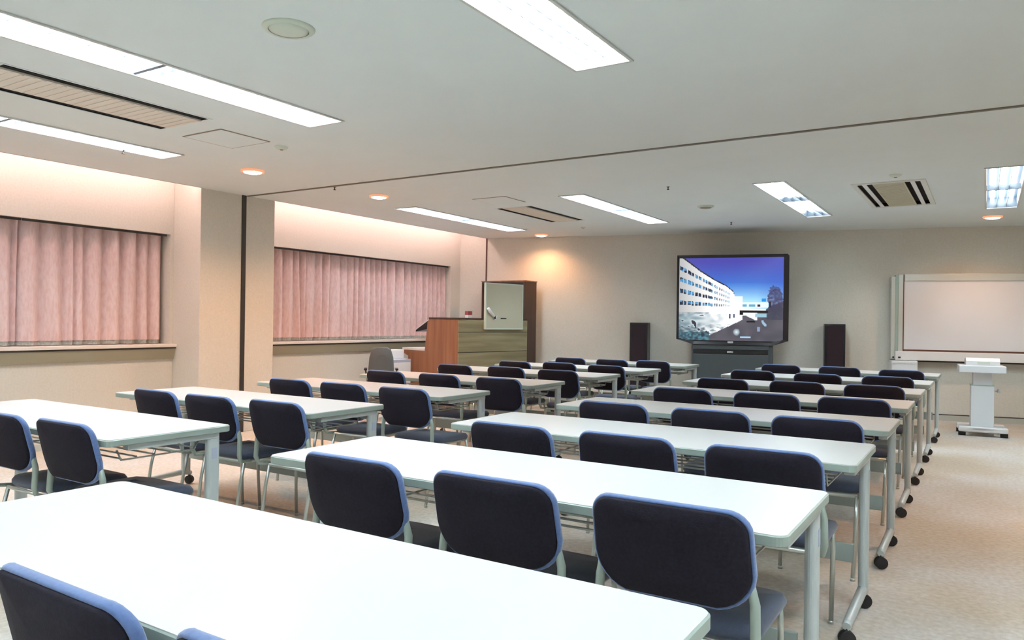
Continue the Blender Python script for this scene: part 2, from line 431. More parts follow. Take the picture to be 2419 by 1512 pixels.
DL = ['warm round downlight left of the column, nearest the viewer', 'warm round downlight just right of the ceiling partition track',
      'warm round downlight in front of the far left wall corner', 'warm round downlight above the whiteboard by the striped light', 'warm round downlight beyond the right edge of the picture']
dl0 = None
for (x, y), lb in zip(DOWN, DL):
    if dl0 is None:
        dl0 = t = thing('downlight', lb, 'downlight', (x, y, H), 0, 'warm round downlights')
        b = MB(); b.lathe([(.060, .06), (.060, .0), (.066, -.006), (.088, -.022), (.098, -.020), (.100, -.002), (.092, 0), (.06, 0)], seg=28); b.build('trim_ring', 'glowring', t)
        b = MB(); b.lathe([(0, -.034), (.045, -.032), (.074, -.024), (.080, -.014), (.050, .004), (0, .010)], seg=24); b.build('bulb', 'bulb', t)
        b = MB(); b.lathe([(.06, .03), (.06, .10), (0, .10)], seg=20); b.build('can', 'refl', t)
    else: dup(dl0, lb, (x, y, H), 0)
    ld = bpy.data.lights.new('downlight_beam', 'SPOT'); ld.energy = 42 if y > 9 else 85; ld.color = (1, .50, .24); ld.spot_size = math.radians(150); ld.spot_blend = .8; ld.shadow_soft_size = .05
    lo = bpy.data.objects.new('downlight_beam', ld); COL.objects.link(lo); lo.location = (x, y, H-.035)

t = thing('ceiling_speaker', 'pale green round ceiling speaker between the two near ceiling lights', 'speaker', (-2.64, 2.29, H))
b = MB(); b.lathe([(.088, -.012), (.108, -.010), (.115, -.002), (.115, 0), (.08, 0)], seg=36); b.build('rim', 'greenwhite', t)
b = MB(); b.lathe([(0, -.018), (.05, -.017), (.084, -.012), (.088, -.004), (0, -.002)], seg=36); b.build('speaker_grille', 'greenwhite', t)
def hatch(cx, cy, hx, hy, lb, lw_):
    t = thing('access_hatch', lb, 'hatch', (cx, cy, H), 0, 'square ceiling access hatches')
    b = MB(); b.box(-hx, hx, -hy, hy, -.006, -.0005); b.build('hatch_panel', 'ceiling', t)
    b = MB()
    for q in ((-hx-lw_, -hx, -hy-lw_, hy+lw_), (hx, hx+lw_, -hy-lw_, hy+lw_), (-hx, hx, -hy-lw_, -hy), (-hx, hx, hy, hy+lw_)): b.box(*q, -.005, -.0005)
    b.build('frame', 'hatchline', t)
hatch(-4.66, 3.49, .205, .20, 'square ceiling access hatch outlined in brown beside the near downlight', .010)
hatch(-4.43, 6.73, .20, .20, 'faint square ceiling hatch beside the far beige air vent', .006)
def detector(x, y, lb, s=1., cat='smoke detector'):
    t = thing('smoke_detector', lb, cat, (x, y, H))
    b = MB(); b.lathe([(0, -.022*s), (.03*s, -.020*s), (.045*s, -.008*s), (.05*s, -.001)], seg=20); b.build('sensor', 'greenwhite', t)
    b = MB(); b.lathe([(.0, -.026*s), (.012*s, -.026*s), (.014*s, -.02*s)], seg=10); b.build('sensor_tip', 'hatchline', t)
detector(-4.51, 3.86, 'small round smoke detector above the near warm downlight')
detector(-.67, 7.15, 'small smoke detector just above the paired-slot air vent')
detector(-4.66, 9.17, 'tiny smoke detector right of the far corner downlight', .7)
t = thing('ceiling_speaker', 'small green ceiling speaker above the television seen edge on', 'speaker', (-2.62, 8.10, H))
b = MB(); b.lathe([(0, -.02), (.08, -.016), (.09, -.004), (.09, 0)], seg=24); b.build('rim', 'greenwhite', t)
b = MB(); b.lathe([(0, -.026), (.06, -.024), (.065, -.018)], seg=24); b.build('speaker_grille', 'apron', t)
def sprinkler(x, y, lb):
    t = thing('ceiling_sprinkler', lb, 'sprinkler', (x, y, H), 0, 'tiny sprinkler heads')
    b = MB(); b.lathe([(.0, -.03), (.012, -.03), (.012, -.026), (.004, -.022), (.006, -.004), (.018, -.001)], seg=12); b.build('nozzle', 'dark_trim', t)
for q in ((-5.70, 3.33, 'tiny dark sprinkler head below the end of the leftmost ceiling light'), (-5.42, 5.30, 'tiny dark sprinkler head on the ceiling partition line'),
          (-2.56, 6.79, 'tiny sprinkler head between the two middle far ceiling lights'), (-2.75, 9.53, 'tiny sprinkler head just above the television')): sprinkler(*q)

# ------------------------------------------------------------------ tables
TL, TD, TZ = 1.80, .606, .70
def make_table(label, group):
    t = thing('training_table', label, 'table', (0, 0, 0), 0, group)
    L, D = 1.865, TD                      # local: x from -L (left) to 0 (right); y from -D (near) to 0 (far)
    b = MB(); b.prism(rrect(-L+.004, -.004, -D+.004, -.004, .030), TZ-.026, TZ, 'z'); b.build('tabletop', 'top', t)
    b = MB()
    outer, inner = rrect(-L, 0, -D, 0, .034), rrect(-L+.0045, -.0045, -D+.0045, -.0045, .030)
    rings = [[b.bm.verts.new((p[0], p[1], z)) for p in pl_] for pl_, z in ((inner, TZ-.0015), (outer, TZ-.004), (outer, TZ-.027), (inner, TZ-.030))]
    nn = len(outer)
    for k in range(4):
        A, B = rings[k], rings[(k+1) % 4]
        for i in range(nn): b.face([A[i], A[(i+1) % nn], B[(i+1) % nn], B[i]])
    b.build('edge_band', 'edge', t)
    ly = -.085
    for s, x in ((1, -.036), (-1, -L+.036)):
        b = MB(); b.prism(rrect(x-.019, x+.019, ly-.034, ly+.034, .0185, 5), .075, TZ-.055, 'z')
        b.box(x-.020, x+.020, -D+.10, -.06, TZ-.056, TZ-.028, bev=.003)
        lg = b.build('leg', 'legpaint', t)
        if True:
            b = MB(); b.box(x+s*.0195-.001, x+s*.0195+.001, ly-.015, ly+.012, TZ-.150, TZ-.100)
            b.build('sticker', 'label', lg)
        b = MB()
        b.tube([(x, -D+.075, .078), (x, -D+.10, .083), (x, -.10, .093), (x, -.045, .078)], [.016, .018, .021, .017], 10)
        ft = b.build('foot', 'legpaint', t)
        for yy in (-D+.085, -.055):
            b = MB(); dx_, dy_ = .45, -.89
            for q in (-1, 1): b.tube([(x+dx_*q*.004, yy+dy_*q*.004, .031), (x+dx_*q*.014, yy+dy_*q*.014, .031)], .030, 16)
            b.tube([(x, yy, .045), (x, yy, .070)], .009, 8)
            b.build('caster', 'rubber', ft)
    b = MB(); b.box(-L+.075, -.075, ly-.008, ly+.008, .195, .275, bev=.003); b.build('stretcher', 'plate', t)
    b = MB(); b.box(-L+.075, -.075, ly-.012, ly+.012, TZ-.085, TZ-.035); b.build('rail', 'legpaint', t)
    b = MB()
    z = TZ-.105
    for yy in (-D+.13, -D+.20, -D+.28, -D+.36, -.115): b.tube([(-L+.12, yy, z), (-.12, yy, z)], .0045, 6)
    for k in range(5):
        x = -L+.12 + (L-.24)*k/4; b.tube([(x, -D+.11, z+.04), (x, -D+.13, z-.006), (x, -.125, z-.006), (x, -.10, z+.03)], .0045, 6)
    b.build('wire_shelf', 'chrome', t)
    for x in (-.20, -L+.20):
        b = MB(); b.tube([(x, -D+.16, TZ-.04), (x, -D+.20, TZ-.07), (x, -.10, TZ-.075)], .008, 6); b.box(x-.02, x+.02, -D+.14, -D+.19, TZ-.045, TZ-.028)
        b.build('fold_bracket', 'chrome', t)
    return t
TY = [1.3433, 2.4972, 3.6118, 4.6947, 5.8893, 7.0432, 8.1833, 9.5265]
LY = [2.3282, 3.4391, 4.5885, 5.7529, 6.9275, 8.0283, 9.2885]
TX = [-.4066, -.402, -.398, -.398, -.41, -.415, -.415, -.415]
LX = [-3.035, -3.06, -3.06, -3.065, -3.07, -3.07, -3.05]
ORD = ['nearest', 'second nearest', 'third nearest', 'fourth nearest', 'fifth nearest', 'sixth nearest', 'seventh nearest', 'farthest']
ORL = ORD[:6] + ['farthest']
G1, G2 = 'folding tables in the right-hand block', 'folding tables in the left-hand block'
def tlab(o, blk, extra=''): return 'white folding table, %s in the %s block%s' % (o, blk, extra)
EXT = [', filling the foreground', ' from the camera', '', '', '', '', '', ', in line with the whiteboard']
tab0 = None
for i in range(8):
    lb = tlab(ORD[i], 'right-hand', EXT[i])
    if tab0 is None: tab0 = make_table(lb, G1); tab0.location = (TX[i], TY[i], 0)
    else: dup(tab0, lb, (TX[i], TY[i], 0), 0, G1)
EXL = [', cut by the left edge', ' by the column', '', '', '', '', ', before the television']
for i in range(7): dup(tab0, tlab(ORL[i], 'left-hand', EXL[i]), (LX[i], LY[i], 0), 0, G2)

# ------------------------------------------------------------------ chairs
def back_outline(n=7):
    pts = []
    def arc(cx, cz, r, a0, a1):
        for k in range(n):
            a = math.radians(a0 + (a1-a0)*k/(n-1)); pts.append((cx + r*math.cos(a), cz + r*math.sin(a)))
    arc(.150, .708, .055, 0, 90)      # top right
    arc(-.150, .708, .055, 90, 180)
    arc(-.108, .612, .100, 184, 262)    # bottom left
    arc(.108, .612, .100, 278, 356)
    return pts
def curve_y(x, z):   # local -y is behind the sitter
    return -.150 - (z-.46)*.24 + (-.030*(1-(x/.205)**2))
def make_chair(label, group):
    t = thing('stacking_chair', label, 'chair', (0, 0, 0), 0, group)
    ol = back_outline()
    def slab(d0, d1, grow0, grow1, matn, name, parent, fillm=None):
        b = MB()
        cx, cz = 0, .63
        # rows of concentric outlines so the face can curve
        def ring(sc_, d):
            return [b.bm.verts.new((cx+(p[0]-cx)*sc_, curve_y(cx+(p[0]-cx)*sc_, cz+(p[1]-cz)*sc_)+d, cz+(p[1]-cz)*sc_)) for p in ol]
        loops = [ring(.3, d0), ring(.65, d0), ring(grow0-.03, d0), ring(grow0, d0+(d1-d0)*.3), ring(grow1, d1-(d1-d0)*.3), ring(grow1-.03, d1), ring(.65, d1), ring(.3, d1)]
        m_ = len(ol)
        for A, B in zip(loops, loops[1:]):
            for i in range(m_): b.face([A[i], A[(i+1) % m_], B[(i+1) % m_], B[i]]).smooth = True
        b.face(loops[0][::-1]).smooth = True; b.face(loops[-1]).smooth = True
        return b.build(name, matn, parent)
    bk = slab(-.012, .010, .985, .985, 'shell', 'backrest', t)
    b = MB()
    # soft edge round the back, painted lighter blue for its lit highlight
    path = [(p[0], curve_y(p[0], p[1])+.010, p[1]) for p in ol]
    m_ = len(path); rings = []
    for i in range(m_):
        p = Vector(path[i]); tn = (Vector(path[(i+1) % m_]) - Vector(path[i-1])).normalized()
        up = Vector((0, 1, 0)); up = (up - tn*up.dot(tn)).normalized(); w = tn.cross(up)
        rings.append([b.bm.verts.new(p + up*math.cos(2*PI*k/8)*.0125 + w*math.sin(2*PI*k/8)*.0065) for k in range(8)])
    for i in range(m_):
        A, B = rings[i], rings[(i+1) % m_]
        for k in range(8): b.face([A[k], A[(k+1) % 8], B[(k+1) % 8], B[k]]).smooth = True
    b.build('lit_edge', 'rim', bk)
    slab(.008, .032, .985, .95, 'navy', 'back_cushion', t)
    # seat
    b = MB(); so = rrect(-.198, .198, -.10, .300, .07, 6)
    def sring(s, z): return [b.bm.verts.new((p[0]*s, .10+(p[1]-.10)*s, z - .02*max(0, (p[1]-.22)/.1))) for p in so]
    loops = [sring(.5, .395), sring(.96, .398), sring(1, .412), sring(1, .424), sring(.95, .440), sring(.5, .446)]
    for A, B in zip(loops, loops[1:]):
        for i in range(len(so)): b.face([A[i], A[(i+1) % len(so)], B[(i+1) % len(so)], B[i]]).smooth = True
    b.face(loops[0][::-1]); b.face(loops[-1])
    b.build('seat', 'navy', t)
    for s in (-1, 1):
        b = MB(); b.tube([(s*.172, .265, .388), (s*.173, .285, .30), (s*.166, .300, .012)], .0095, 8); b.tube([(s*.166, .30, .0), (s*.166, .30, .014)], .011, 10); b.build('leg', 'chrome', t)
        b = MB(); b.tube([(s*.172, -.10, .388), (s*.173, -.125, .28), (s*.166, -.165, .012)], .0095, 8); b.tube([(s*.166, -.165, .0), (s*.166, -.165, .014)], .011, 10); b.build('leg', 'chrome', t)
        b = MB(); b.tube([(s*.175, -.06, .392), (s*.200, -.15, .40), (s*.209, -.165, .44), (s*.206, -.160, .53), (s*.188, -.170, .62)], [.0105, .0105, .013, .013, .010], 8)
        b.build('back_support', 'support', t)
    b = MB(); b.tube([(-.172, -.10, .388), (-.172, .265, .388), (-.14, .295, .384), (.14, .295, .384), (.172, .265, .388), (.172, -.10, .388), (-.172, -.10, .388)], .009, 8, cap=False); b.build('seat_frame', 'chrome', t)
    return t
CX = [-1.325, -.805, -.268]     # chair offsets from the right end of the table (left, middle, right)
CXL = [-1.145, -.645, -.160]
SIDE = ['left', 'middle', 'right']
ch0 = None
jit = random.Random(3)
def clab(side, o, blk): return 'navy stacking chair, %s of three at the %s table, %s block' % (side, o, blk)
# measured positions of the back tops: (x centre, y of the back)
RC = [[(-1.74, .66), (-1.31, .66), (-.795, .665)],
      [(-1.74, 1.775), (-1.20, 1.785), (-.675, 1.80)],
      [(-1.745, 2.75), (-1.215, 2.775), (-.685, 2.765)],
      [(-1.76, 3.84), (-1.21, 3.835), (-.695, 3.835)],
      [(-1.765, 4.98), (-1.21, 5.00), (-.69, 5.03)],
      [(-1.82, 6.10), (-1.26, 6.20), (-.715, 6.23)],
      [(-1.915, 7.38), (-1.31, 7.33), (-.74, 7.40)],
      [(-1.945, 8.70), (-1.335, 8.72), (-.735, 8.60)]]
LC = [[(-4.28, 1.64), (-3.74, 1.64), (-3.246, 1.665)],
      [(-4.215, 2.69), (-3.705, 2.69), (-3.191, 2.73)],
      [(-4.27, 3.77), (-3.75, 3.78), (-3.19, 3.77)],
      [(-4.365, 4.91), (-3.78, 4.91), (-3.190, 4.90)],
      [(-4.485, 6.08), (-3.925, 6.15), (-3.31, 6.08)],
      [(-4.395, 7.08), (-3.90, 7.20), (-3.295, 7.10)],
      [(-4.35, 8.30), (-3.78, 8.30), (-3.285, 8.36)]]
BK = .225   # distance from the chair origin back to the top of the back
for blk, rows, ords in (('right-hand', RC, ORD), ('left-hand', LC, ORL)):
    for i, row in enumerate(rows):
        for j, (x, y) in enumerate(row):
            if blk == 'right-hand' and i == 0 and j == 0: continue     # outside the frame
            if blk == 'left-hand' and i == 0 and j == 0: continue      # outside the frame
            lb = clab(SIDE[j], ords[i], blk)
            if blk == 'left-hand': x -= .035
            loc = (x, y+BK, 0); rz = math.radians(jit.uniform(-1.2, 1.2)) * (0 if blk == 'left-hand' and i == 0 else 1)
            g = 'navy stacking chairs in the %s block' % blk
            if ch0 is None: ch0 = make_chair(lb, g); ch0.location = loc; ch0.rotation_euler = (0, 0, rz)
            else: dup(ch0, lb, loc, rz, g)

# ------------------------------------------------------------------ television on the front wall
def picture():
    """colours of the photograph of a white curved building shown on the screen"""
    nx, ny = 150, 112
    roof = [(-.1, -.14), (.097, .04), (.218, .155), (.347, .258), (.46, .33), (.532, .402), (.548, .47)]
    def ry(u):
        for a, b_ in zip(roof, roof[1:]):
            if u <= b_[0]: return a[1] + (b_[1]-a[1])*(u-a[0])/(b_[0]-a[0])
        return 2
    rnd = random.Random(5)
    nz = [[rnd.random() for _ in range(64)] for _ in range(64)]
    def N(u, v, f):
        x, y = u*f, v*f; i, j = int(x) % 63, int(y) % 63; a, c = x-int(x), y-int(y)
        return (nz[i][j]*(1-a)+nz[i+1][j]*a)*(1-c) + (nz[i][j+1]*(1-a)+nz[i+1][j+1]*a)*c
    def mix(a, b_, t): t = min(max(t, 0), 1); return tuple(a[k]*(1-t)+b_[k]*t for k in range(3))
    def px(u, v):
        sky = mix((70, 66, 165), (58, 112, 205), (v-.05)/.28); 
        if v > .3: sky = mix((58, 112, 205), (165, 220, 245), (v-.3)/.22)
        if u > .75: sky = mix(sky, (62, 84, 190), (u-.75)*1.6)
        c = sky
        if v > .535 and u > .5: c = mix((240, 246, 250), (150, 200, 235), (u-.62)*3.2)
        # far low building and coach
        if .6 < u < .86 and .54 < v < .60: c = (225, 238, 244)
        if .62 < u < .66 and .565 < v < .59 or .68 < u < .74 and .565 < v < .59: c = (90, 170, 200)
        if .80 < u < .84 and .49 < v < .53: c = (30, 140, 215)
        if .76 < u < .79 and .56 < v < .59: c = (70, 30, 60)
        r = ry(u)
        if u < .56 and v > r:
            s = (u/.55)
            c = mix((176, 176, 176), (255, 253, 250), s*1.6)
            if v < r + .022*(1-s*.4): c = (32, 26, 34)
            elif v < .80:
                for k, vl in enumerate((.125, .26, .40, .545)):
                    vr = vl + (.60-vl)*((u-.02)/.72)
                    hh = .027*(1-s*.62)
                    if abs(v-vr) < hh:
                        q = math.log(max(.02, .80-u))*-9.0
                        f = q - math.floor(q)
                        if .06 < f < .44 or .52 < f < .86:
                            d = (20, 30, 55) if N(u, v, 40) > .45 else (70, 140, 190)
                            c = mix(d, c, max(0, (s-.45)*1.5))
                if .06+(.545*u) > 0 and u < .3 and v > .66: c = mix(c, (120, 140, 150), N(u*2, v*2, 26)*1.1)
        if .5 < u < .62 and .44 < v < .70 and not (v < ry(min(u, .547))): c = mix(c, (252, 252, 252), .8)
        # hedges lower left
        edge = .97 - (u-.25)*.60
        if u < .62 and v > .66 + .1*max(0, (.3-u)):
            g = N(u, v, 30)
            base = mix((105, 130, 140), (245, 248, 250), min(1, u*2.3 + .1 + (g-.5)*.8))
            if v > .80 and u < .5: base = mix(base, (60, 75, 85), (N(u*1.3, v*2, 34)-.35)*1.5*(1 if v > .84 else .4))
            if v > .66+.02: c = base
            if g > .8 and u < .3: c = (40, 40, 55)
        # road
        if v > min(edge, .9) and u > .25 or (u > .6 and v > .70): 
            if v > edge or u > .62: c = mix((70, 68, 78), (92, 88, 98), N(u, v, 18))
        if u < .3 and v > .9: c = mix((90, 150, 165), (30, 34, 44), N(u*2, v*2, 30))
        # canopy
        if .60 < u < .84 and .615 < v < .635: c = (250, 246, 244)
        if .595 < u < .86 and .635 <= v < .665: c = (14, 10, 14)
        if .595 < u < .63 and .635 <= v < .69: c = (14, 10, 14)
        if .63 < u < .76 and .665 <= v < .76-(u-.63)*.1 and v < .665 + .6*(u-.60): c = (235, 240, 242)
        if .66 < u < .74 and .755 < v < .775: c = (12, 10, 14)
        if .74 < u < .86 and .67 < v < .71: c = (150, 190, 205)
        if .80 < u < .85 and .75 < v < .82 and abs((u-.80)-(v-.75)*.6) < .015: c = (150, 180, 205)
        if .49 < u < .51 and .68 < v < .73 or .53 < u < .55 and .68 < v < .72: c = (30, 55, 90)
        # tree
        dx, dy = (u-.925)/.072, (v-.50)/.16
        if dx*dx+dy*dy < .7+.6*N(u, v, 50): c = mix(c, (58, 50, 84), .35 + N(u*1.4, v*1.4, 44)*.7)
        if .84+.05*N(u*2, v*2, 30) < u and .56+.05*N(u*3, .3, 40) < v < .74: c = mix(c, (56, 56, 76), .35+.7*N(u*1.3, v*1.3, 45))
        if .865 < u < .885 and .53 < v < .60: c = (34, 20, 46)
        # foreground highlights
        d = math.hypot((u-.565), (v-.895)*.78)
        if d < .032: c = mix((215, 240, 248), c, d/.045)
        if .60 < u < .70 and .945 < v < .962: c = (160, 205, 235)
        if abs(u-.775) < .015 and abs(v-.855) < .025: c = (130, 150, 180)
        return c
    return nx, ny, px
def lin(c):
    c = c/255.
    return c/12.92 if c <= .04045 else ((c+.055)/1.055)**2.4
def mat_screen():
    m = bpy.data.materials.new('screen_picture'); m.use_nodes = True
    nt = m.node_tree; b = nt.nodes['Principled BSDF']
    a = nt.nodes.new('ShaderNodeAttribute'); a.attribute_name = 'picture'
    nt.links.new(a.outputs['Color'], b.inputs['Emission Color']); b.inputs['Emission Strength'].default_value = .62
    b.inputs['Base Color'].default_value = (.01, .01, .012, 1); b.inputs['Roughness'].default_value = .35
    return m
M['screen'] = mat_screen()
tv = thing('television', 'large black rear-projection television on a slate cabinet showing a white building', 'television', (-2.879, 10.037, 0), FA)
b = MB()
ol = [(-.718, 1.000), (-.50, .935), (.53, .935), (.718, 1.000), (.718, 2.115), (.695, 2.138), (-.718, 2.138)]
inn = [(-.690, 1.012), (-.48, .975), (.48, .975), (.655, 1.012), (.655, 2.095), (.655, 2.100), (-.690, 2.100)]
A = [b.bm.verts.new((p[0], 0, p[1])) for p in ol]; B = [b.bm.verts.new((p[0], .02, p[1])) for p in inn]
back = [(-.60, 1.05), (-.45, .97), (.45, .97), (.60, 1.05), (.60, 1.95), (.58, 1.98), (-.60, 1.98)]
C1 = [b.bm.verts.new((p[0], .14, p[1])) for p in ol]; D1 = [b.bm.verts.new((p[0]*.9, .50, p[1])) for p in back]
for i in range(7):
    j = (i+1) % 7
    b.face([A[i], A[j], B[j], B[i]]); b.face([A[i], C1[i], C1[j], A[j]]); b.face([C1[i], D1[i], D1[j], C1[j]])
b.face(D1); b.face(B[::-1])
b.build('housing', 'tvframe', tv)
nx, ny, px = picture()
b = MB(); cl = b.bm.loops.layers.float_color.new('picture')
SX0, SX1, SZ0, SZ1 = -.688, .650, .990, 2.098
g = [[b.bm.verts.new((SX0+(SX1-SX0)*i/nx, .016 - .012*math.sin(PI*i/nx)*math.sin(PI*j/ny), SZ1-(SZ1-SZ0)*j/ny)) for i in range(nx+1)] for j in range(ny+1)]
for j in range(ny):
    for i in range(nx):
        u, v = (i+.5)/nx, (j+.5)/ny
        x = SX0+(SX1-SX0)*u; z = SZ1-(SZ1-SZ0)*v
        if z < 1.012 and (x < -.690+(1.012-z)*5.6 or x > .655-(1.012-z)*4.7): continue
        f = b.face([g[j][i], g[j][i+1], g[j+1][i+1], g[j+1][i]])
        c = px(u, v); c = (lin(c[0]), lin(c[1]), lin(c[2]), 1)
        for l in f.loops: l[cl] = c
for v in [v for v in b.bm.verts if not v.link_faces]: b.bm.verts.remove(v)
b.build('screen', 'screen', tv)
b = MB(); b.box(-.045, .030, -.012, .018, .955, .985, bev=.004); b.build('badge', 'silver', tv)
b = MB(); b.box(-.512, .532, .03, .50, .03, .946, bev=.012); b.box(-.47, .49, .05, .48, 0, .03)
cb = b.build('cabinet', 'slate', tv)
b = MB(); b.box(-.49, .47, .018, .034, .815, .862); b.build('slot', 'black', cb)
b = MB(); b.box(-.495, .475, .016, .032, .872, .930, bev=.004); b.build('drawer', 'slate', cb)
b = MB(); b.box(-.495, .475, .014, .032, .08, .805, bev=.006); b.build('door', 'slate', cb)
b = MB(); b.box(-.05, .03, .004, .02, .825, .850, bev=.004); b.build('badge', 'silver', cb)

# floor standing speakers
def speaker(x, y, h, lb):
    t = thing('floor_speaker', lb, 'speaker', (x, y, 0), FA, 'black floor speakers beside the television')
    b = MB(); b.box(-.127, .127, .0, .24, .02, h, bev=.006); b.box(-.135, .135, -.01, .25, 0, .02); b.build('cabinet', 'black', t)
    b = MB(); b.box(-.100, .100, -.014, -.002, .10, h-.03, bev=.004); b.build('grille_cloth', 'cloth', t)
speaker(-4.211, 10.074, 1.215, 'tall narrow black speaker left of the television')
speaker(-1.690, 10.664, 1.232, 'tall narrow black speaker between the television and whiteboard')

# ------------------------------------------------------------------ whiteboard
p0 = Vector((-1.0575, 10.955, 0))
wb = thing('electronic_whiteboard', 'wide white copyboard with left post and lower tray on the front wall', 'whiteboard', p0, FA)
b = MB(); b.box(0, .050, 0, .13, .785, 1.862, bev=.004); b.build('side_post', 'boardframe', wb)
b = MB(); b.box(.050, .082, -.004, .13, .785, 1.880); b.build('side_post', 'boardgreen', wb)
b = MB(); b.box(.082, .138, -.012, .13, .785, 1.890, bev=.006); b.build('side_post', 'boardframe', wb)
b = MB(); b.box(.138, .150, -.002, .13, .90, 1.885); b.build('seam', 'boardbrown', wb)
b = MB(); b.box(.150, 2.05, -.010, .13, 1.800, 1.895, bev=.01); b.build('top_rail', 'boardframe', wb)
b = MB(); b.box(.150, 2.05, .010, .09, .915, 1.800); b.build('writing_surface', 'board', wb)
b = MB(); b.box(.150, 2.05, .004, .10, .892, .915); b.build('seam', 'boardbrown', wb)
b = MB(); b.box(.052, 2.05, -.020, .12, .775, .892, bev=.008); b.build('tray', 'white', wb)
b = MB(); b.box(.085, .115, -.03, -.008, .80, .82, bev=.003); b.box(.02, .04, -.015, .002, .80, .82); b.build('latch', 'black', wb)
b = MB(); b.box(.20, 2.0, .01, .10, .757, .775); b.build('under_rail', 'black', wb)
b = MB(); b.box(.0, .30, -.11, .10, .60, .770, bev=.008); b.box(-.0, .28, -.115, -.10, .735, .745, 'boardgreen')
pr = b.build('printer_box', 'whitemetal', wb)
pr.data.materials.clear(); pr.data.materials.append(M['whitemetal'])
for x in (.22, 1.85):
    b = MB(); b.box(x, x+.05, .05, .12, .0, .76); b.build('leg', 'whitemetal', wb)

# ------------------------------------------------------------------ projector cart
cart = thing('projector_cart', 'white wheeled pedestal cart standing in front of the whiteboard', 'cart', (-.038, 10.04, 0), FA*.4)
b = MB(); b.box(-.235, .215, -.17, .17, .705, .785, bev=.008); b.build('top_shelf', 'whitemetal', cart)
b = MB(); b.box(-.092, .092, -.07, .07, .56, .705, bev=.005); b.build('inner_column', 'whitemetal', cart)
b = MB(); b.box(-.112, .112, -.085, .085, .10, .56, bev=.005); b.build('column', 'whitemetal', cart)
b = MB(); b.box(-.114, .114, -.088, .088, .556, .566); b.build('collar', 'boardgreen', cart)
b = MB(); b.tube([(.112, 0, .50), (.150, 0, .50)], .008, 8); b.tube([(.150, 0, .50), (.175, 0, .50)], .022, 12); b.build('knob', 'legpaint', cart)
b = MB(); b.box(-.235, .235, -.20, -.12, .045, .105, bev=.012); b.box(-.235, .235, .12, .20, .045, .105, bev=.012); b.box(-.11, .11, -.20, .20, .06, .10, bev=.01); b.build('base', 'white', cart)
for x in (-.2, .2):
    for y in (-.16, .16):
        b = MB(); b.tube([(x-.035, y, .025), (x+.035, y, .025)], .025, 12); b.build('caster', 'rubber', cart)
pj = thing('overhead_projector', 'low white projector lying on the pedestal cart', 'projector', (-.035, 10.03, .785), FA*.4)
b = MB(); b.prism([(-.12, 0), (.12, 0), (.12, .055), (.06, .075), (-.07, .085), (-.12, .05)], -.168, .155, 'x'); b.build('body', 'white', pj)
b = MB(); b.box(-.06, .06, -.125, -.118, .02, .045); b.build('lens', 'greenwhite', pj)

# ------------------------------------------------------------------ console (lectern) in the far left corner
cs = thing('lectern_console', 'brown and olive wood speaker console in the far left corner', 'lectern', (-5.59, 7.60, 0), math.radians(-12))
prof = [(0, 0), (0, 1.235), (-.56, 1.235), (-.60, 1.185), (-.615, 1.06), (-.64, .90), (-.65, .80), (-1.13, .80), (-1.13, .775), (-1.0, .73), (-.99, 0)]
for y0 in (0, 1.22):
    b = MB(); b.prism(prof, y0, y0+.03, 'y'); b.build('side_panel', 'redwood', cs)
b = MB(); b.box(-.58, -.02, .03, 1.22, .05, 1.20); b.build('body', 'darkbrown', cs)
b = MB(); b.box(-.57, .008, -.004, 1.254, 1.222, 1.245); b.build('top_board', 'darkbrown', cs)
b = MB(); b.box(-.0, .014, .0, 1.25, 1.068, 1.220); b.box(0, .014, 0, 1.25, .812, 1.060); b.box(0, .014, 0, 1.25, .0, .804); b.build('front_panel', 'olive', cs)
b = MB(); b.box(-.002, .006, 0, 1.25, 1.058, 1.070); b.box(-.002, .006, 0, 1.25, .802, .814); b.build('groove', 'black', cs)
b = MB(); b.box(-1.17, -.64, .03, 1.22, .803, .835, bev=.004); b.build('desk_top', 'white', cs)
b = MB(); b.prism([(-.60, 1.215), (-.60, 1.10), (-.88, 1.055), (-.88, 1.075)], .03, 1.10, 'y'); b.build('sloped_shelf', 'black', cs)
b = MB(); b.prism([(-.595, 1.232), (-.60, 1.216), (-.885, 1.075), (-.885, 1.090)], .03, 1.10, 'y'); b.build('reading_top', 'white', cs)
b = MB(); b.box(.020, .050, .42, 1.12, 1.10, 1.705, bev=.004); pn = b.build('display_board', 'pale', cs)
b = MB()
for q in ((.42, .435, 1.10, 1.705), (1.105, 1.12, 1.10, 1.705), (.435, 1.105, 1.10, 1.118), (.435, 1.105, 1.69, 1.705)): b.box(.049, .056, *q)
b.build('frame', 'greenwhite', pn)
b = MB(); b.box(.051, .056, .70, .80, 1.238, 1.250); b.build('handle', 'black', pn)
b = MB(); b.box(.010, .022, .55, .60, 1.12, 1.22); b.box(.010, .022, .95, 1.0, 1.12, 1.22); b.build('bracket', 'dark_trim', cs)
# small lamp clipped on the board
m_ = Matrix.Rotation(math.radians(-12), 4, 'Z')
def cl_(x, y, z): return Vector((-5.59, 7.60, 0)) + m_ @ Vector((x, y, z))
lp = thing('clip_microphone', 'small white microphone clipped in front of the pale console board', 'microphone', cl_(.062, .50, 1.25), math.radians(-12))
b = MB(); b.tube([(.012, -.055, .125), (.016, -.02, .08), (.016, .055, .02)], [.018, .022, .016], 10); b.build('arm', 'white', lp)
b = MB(); b.tube([(.015, .060, .022), (.015, .074, -.012)], [.016, .010], 10); b.build('mouthpiece', 'black', lp)
b = MB(); b.tube([(.012, .11, .03), (.012, .075, -.03), (.0, .06, -.04)], .008, 8); b.build('bracket', 'white', lp)
bx = thing('notice_box', 'tiny red and white box standing on top of the console', 'box', cl_(-.05, .22, 1.247), math.radians(-12))
b = MB(); b.box(-.03, .03, -.035, .035, 0, .035); b.build('base', 'white', bx)
